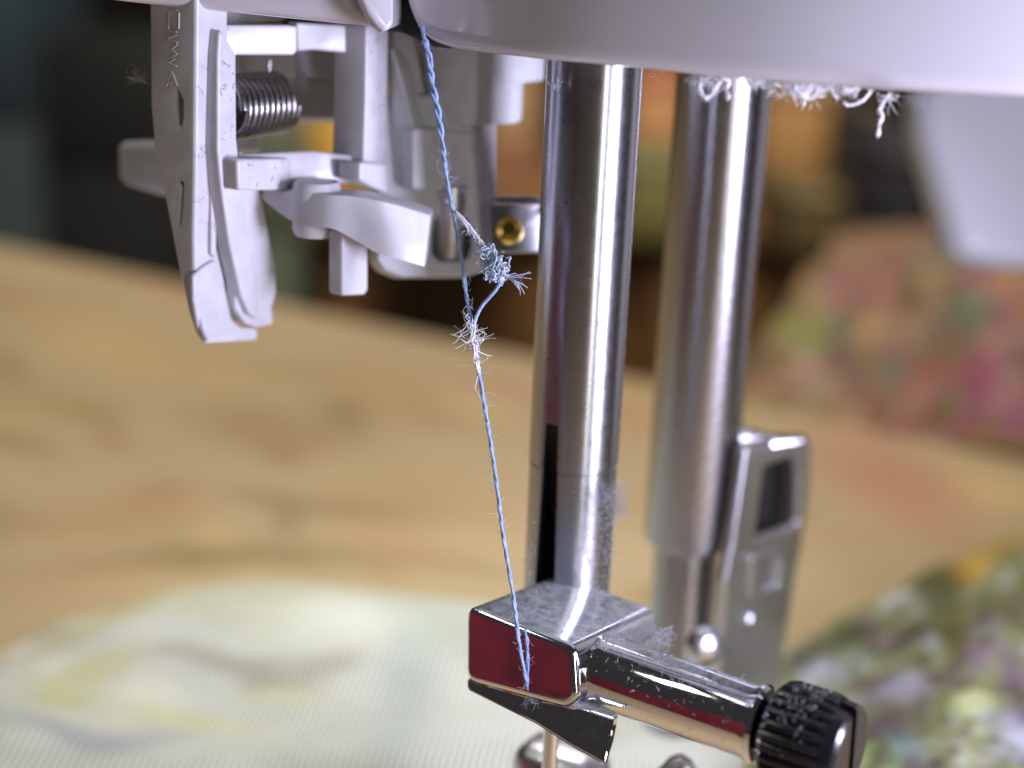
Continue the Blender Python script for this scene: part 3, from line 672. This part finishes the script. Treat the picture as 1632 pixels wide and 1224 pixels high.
for k in range(270):
    i = random.randrange(int(len(path)*.28), len(path)-8) if random.random() < .85 else random.randrange(20, len(path)-8)
    s = -1 if random.random() < .45 else 1
    d = RT*s*random.uniform(.5, 1)+UP*random.uniform(-.6, .5)+F*random.uniform(-.3, .3)
    L_ = random.choice([.03, .04, .05, .06, .08])
    hair(v, f, path[i]+d.normalized()*.012, L_*random.uniform(.5, 1.5), .0013, 2.0, d+rv(.4), 7, 3)
fz = from_py('fuzz', v, f, M['fray'], TH, 180); fz['kind'] = 'stuff'
# loose loop with a frayed knot
loopA = spline([P(*t) for t in [(724, 338, 9.72), (738, 354, 9.68), (752, 375, 9.66), (768, 396, 9.64), (782, 412, 9.62), (796, 430, 9.6), (800, 446, 9.6)]], 8)
loopB = spline([P(*t) for t in [(800, 446, 9.6), (790, 462, 9.62), (776, 478, 9.65), (764, 494, 9.68), (757, 512, 9.7), (753, 535, 9.7), (757, 560, 9.71)]], 8)
v, f = [], []
for k in range(7):
    o1 = rv(.008); tube_into(v, f, [q+o1*math.sin(i*.4+k)+rv(.003)+(RT*math.cos(i*.5+k*1.3)+F*math.sin(i*.5+k*1.3))*(.006+.02*max(0, i/len(loopA)-.45)) for i, q in enumerate(loopA)], .006, 5)
from_py('frayed_loop', v, f, M['fray'], TH, 180)
tube('loop_strand', [q+rv(.001) for q in loopB], .0125, M['thread'], TH, 7)
v, f = [], []
kc = P(788, 422, 9.6)
axk = (P(800, 446, 9.6)-P(752, 372, 9.66)).normalized()
def matted(v, f, c, rad, n, steps, step, r, pull=.5, d0=None):
    for k in range(n):
        p = c+Vector((random.gauss(0, rad.x*.5), random.gauss(0, rad.y*.5), random.gauss(0, rad.z*.5))); d = (d0+rv(.8) if d0 else rv()).normalized(); pts = [p.copy()]
        for q in range(steps):
            off = p-c; e = Vector((off.x/rad.x, off.y/rad.y, off.z/rad.z)).length
            d = (d+rv(.38)-(off.normalized()*pull*max(0, e-.8) if e > 0 else Vector())).normalized(); p = p+d*step; pts.append(p.copy())
        tube_into(v, f, pts, lambda t: r*(1.1-.5*t), 5)
matted(v, f, P(789, 424, 9.6), Vector((.048, .03, .066)), 60, 14, .012, .0058, .35, axk)
matted(v, f, P(776, 404, 9.62), Vector((.034, .03, .045)), 34, 12, .012, .0048, .3, axk)
matted(v, f, P(795, 436, 9.6), Vector((.026, .026, .034)), 30, 12, .010, .0055, .4, axk)
vw, fw = [], []
for k in range(26):
    a, b = P(726, 339, 9.7), P(782, 414, 9.62); o1 = rv(.006); pts = []
    lo_, hi_ = sorted((random.uniform(-.05, .7), random.uniform(.3, 1.1)))
    for q in range(16):
        t = lo_+(hi_-lo_)*q/15; o1 = o1*.85+rv(.0035*(1+max(0, t))); pts.append(a.lerp(b, max(0, t))+RT*.02*math.sin(max(0, t)*3.1)+o1)
    tube_into(vw, fw, pts, random.uniform(.002, .0048), 5)
for k in range(46):
    t = random.random(); hair(vw, fw, P(726, 339, 9.7).lerp(P(782, 414, 9.62), t)+rv(.008), random.uniform(.03, .08), .0014, 1.6, None, 7, 3)
from_py('white_strand', vw, fw, M['lint'], TH, 180)
for k in range(26):
    p = P(random.uniform(772, 808), random.uniform(402, 450), 9.58); hair(v, f, p, random.uniform(.05, .12), .0017, 3.2, RT*random.uniform(-1, 1.2)+UP*random.uniform(-.6, .8)+F*random.uniform(-.5, .5), 14, 4)
for k in range(14):
    hair(v, f, P(804, 440, 9.58), .12+random.random()*.08, .0035, .8, RT+UP*random.uniform(-.5, 0.0)+F*random.uniform(-.2, .2), 10, 4)
fk = from_py('frayed_knot', v, f, M['fray'], TH, 180)
v, f = [], []
for k in range(48):
    y = random.gauss(535, 20); x = 753+(y-535)*.16; p = P(x+random.gauss(0, 4), y, 9.69)
    hair(v, f, p, random.uniform(.06, .2), random.uniform(.002, .0035), 1.8, RT*random.uniform(-1, 1)+UP*random.uniform(-1, .3)+F*random.uniform(-.4, .4), 10, 4)
for k in range(26): 
    y = 510+k*2.6; tube_into(v, f, [P(753+(y-535)*.16+random.gauss(0, 3), y, 9.69)+rv(.004), P(753+(y-515)*.16+random.gauss(0, 3), y+20, 9.69)+rv(.004)], .005, 5)
from_py('white_fray', v, f, M['lint'], TH, 180)

# bright lint curls hanging from the rim of the cover
def lint(label, pts_list, n_hair, c, spread, mtl='lint', r=.006, grp='lint tufts hanging from the rim of the white cover'):
    v, f = [], []
    for pts, rr in pts_list:
        rr *= .62
        for e_ in range(5):
            q = spline([P(*p) for p in pts], 6); o_ = rv(.012); tube_into(v, f, [w+o_*math.sin(i*.35+e_)+rv(.004) for i, w in enumerate(q)], .0022, 4)
        q = spline([P(*p) for p in pts], 6); q = [w+rv(.0025) for w in q]; tube_into(v, f, q, lambda t: rr*(.8+.5*math.sin(t*9)**2), 6)
    for k in range(int(n_hair*3.2)):
        p = P(c[0]+random.gauss(0, spread[0]), c[1]+abs(random.gauss(0, spread[1])), c[2]+random.gauss(0, .03))
        hair(v, f, p, random.uniform(.04, .13), random.uniform(.0008, r*.4), 2.8, None, 9, 4)
    o = from_py('lint_tuft', v, f, M[mtl], None, 180); tag(o, label, 'lint', grp); o['kind'] = 'stuff'; return o
DR = 8.98
lint('small curl of white lint hanging in front of the presser bar', [([(1117, 122, DR), (1116, 140, DR), (1125, 156, DR), (1140, 142, DR), (1148, 128, DR)], .014), ([(1150, 126, DR), (1162, 128, DR), (1158, 142, DR), (1160, 158, DR)], .02)], 14, (1130, 126, DR), (14, 6))
lint('row of white lint crumbs on the cover rim above the presser bar', [([(1180, 128, DR), (1195, 132, DR), (1215, 128, DR)], .012)], 30, (1200, 128, DR), (14, 5))
lint('thickest white lint clump on the cover rim, right of the presser bar', [([(1262, 134, DR), (1272, 146, DR), (1284, 152, DR), (1292, 134, DR)], .026), ([(1280, 140, DR), (1283, 156, DR), (1281, 168, DR)], .012), ([(1232, 134, DR), (1250, 138, DR), (1262, 134, DR)], .012)], 46, (1274, 136, DR), (15, 8), r=.009)
lint('curved white lint strand like a hook below the cover rim', [([(1345, 162, DR), (1352, 168, DR), (1368, 164, DR), (1382, 154, DR), (1388, 144, DR)], .013), ([(1342, 140, DR), (1356, 144, DR), (1370, 136, DR)], .012)], 18, (1350, 138, DR), (10, 5))
lint('long grey lint strand hanging lowest from the cover rim', [([(1418, 150, DR), (1408, 162, DR), (1402, 178, DR)], .006), ([(1402, 176, DR), (1406, 186, DR), (1401, 198, DR), (1400, 216, DR)], .017)], 6, (1415, 150, DR), (8, 5))
lint('thin loose lint fibres on the cover rim between the clump and the hook strand', [([(1290, 158, DR), (1302, 150, DR), (1314, 138, DR)], .005), ([(1325, 140, DR), (1328, 150, DR), (1334, 156, DR)], .005)], 12, (1310, 138, DR), (12, 4))
lint('faint dark lint fibres at the right end of the cover rim', [([(1450, 160, 8.33), (1458, 156, 8.33), (1466, 154, 8.33)], .006), ([(1468, 168, 8.33), (1480, 164, 8.33)], .006)], 10, (1470, 158, 8.33), (12, 5), 'lint_dim')
lint('fine lint hairs at the top of the needle bar under the cover', [([(878, 132, 9.6), (884, 140, 9.6), (890, 128, 9.6)], .004)], 46, (940, 118, 9.75), (44, 10), 'lint_dim', .003)
lint('white lint wisp stuck to the left edge of the threader lever', [([(207, 124, 10.1), (222, 128, 10.1), (236, 132, 10.1)], .006)], 16, (226, 118, 10.1), (9, 7), 'lint_dim', .003)
# soft lint on the needle bar and the clamp
def fluff(label, boxes, mtl='lint_dim', r=(.0007, .0017), ln=(.03, .10)):
    v, f = [], []
    for (x0, y0, x1, y1, d0, d1, n) in boxes:
        for k in range(int(n*2.6)): hair(v, f, P(random.uniform(x0, x1), random.uniform(y0, y1), random.uniform(d0, d1)), random.uniform(*ln), random.uniform(*r), 2.4, None, 7, 3)
    o = from_py('lint_fluff', v, f, M[mtl], None, 180); o['kind'] = 'stuff'; tag(o, label, 'lint'); return o
fluff('soft white lint cloud clinging to the right side of the needle bar', [(958, 770, 1000, 820, 10.2, 10.5, 130), (960, 820, 985, 930, 10.15, 10.4, 60), (930, 780, 960, 960, 10.08, 10.16, 90)])
fluff('grey lint dust lying on top of the chrome clamp and barrel', [(880, 985, 1000, 1015, 10.0, 10.25, 380), (930, 1000, 1070, 1030, 9.95, 10.4, 380), (985, 975, 1040, 1015, 10.3, 10.7, 130), (820, 965, 860, 985, 9.95, 10.2, 60), (838, 800, 850, 985, 10.05, 10.12, 14), (850, 930, 890, 985, 10.02, 10.08, 10)])
# fibres on the plastic parts
v, f = [], []
for k in range(120):
    a = random.random()
    if a < .35: o, n_, x, y = F0, MR, random.uniform(352, 470), random.uniform(45, 86)
    elif a < .55: o, n_, x, y = G0, MR, random.uniform(352, 376), random.uniform(95, 300)
    elif a < .65: o, n_, x, y = S0+MR*.03, MR, random.uniform(315, 345), random.uniform(30, 400)
    elif a < .8: o, n_, x, y = pq, MR, random.uniform(586, 616), random.uniform(60, 250)
    elif a < .9: o, n_, x, y = E0, MR, random.uniform(390, 460), random.uniform(258, 298)
    else: o, n_, x, y = K0, (MR*.6-F*.4).normalized(), random.uniform(662, 760), random.uniform(215, 295)
    p = on_plane(x, y, o+n_*.004, n_); hair(v, f, p, random.uniform(.03, .10), .0018, 2.2, (rv()).cross(n_), 7, 3)
o = from_py('fibre_specks', v, f, M['dust_dark'], None, 180); o['kind'] = 'stuff'; tag(o, 'fine dark fibres stuck on the white threader parts', 'fibres')

# dust specks stuck on the barrel and the thumb screw
v, f = [], []
ux = (Z-MR*Z.dot(MR)).normalized(); uy = MR.cross(ux)
for k in range(420):
    onk = random.random() < .35
    t = random.uniform(1.40, 1.62) if onk else random.uniform(.1, 1.16); rr = .325 if onk else BR*.968
    an = random.gauss(.15, .8); rad_ = ux*math.cos(an)-uy*math.sin(an)*(1 if (-uy).dot(-F) > 0 else -1)
    p = b0+MR*t+rad_*rr; hair(v, f, p, random.uniform(.012, .05), random.uniform(.0012, .003), 2.4, rad_.cross(rv()).normalized()+rad_*.12, 6, 3)
o = from_py('lint_fluff', v, f, M['lint_dim'], None, 180); o['kind'] = 'stuff'; tag(o, 'tiny pale lint specks stuck on the chrome barrel and black thumb screw', 'lint')
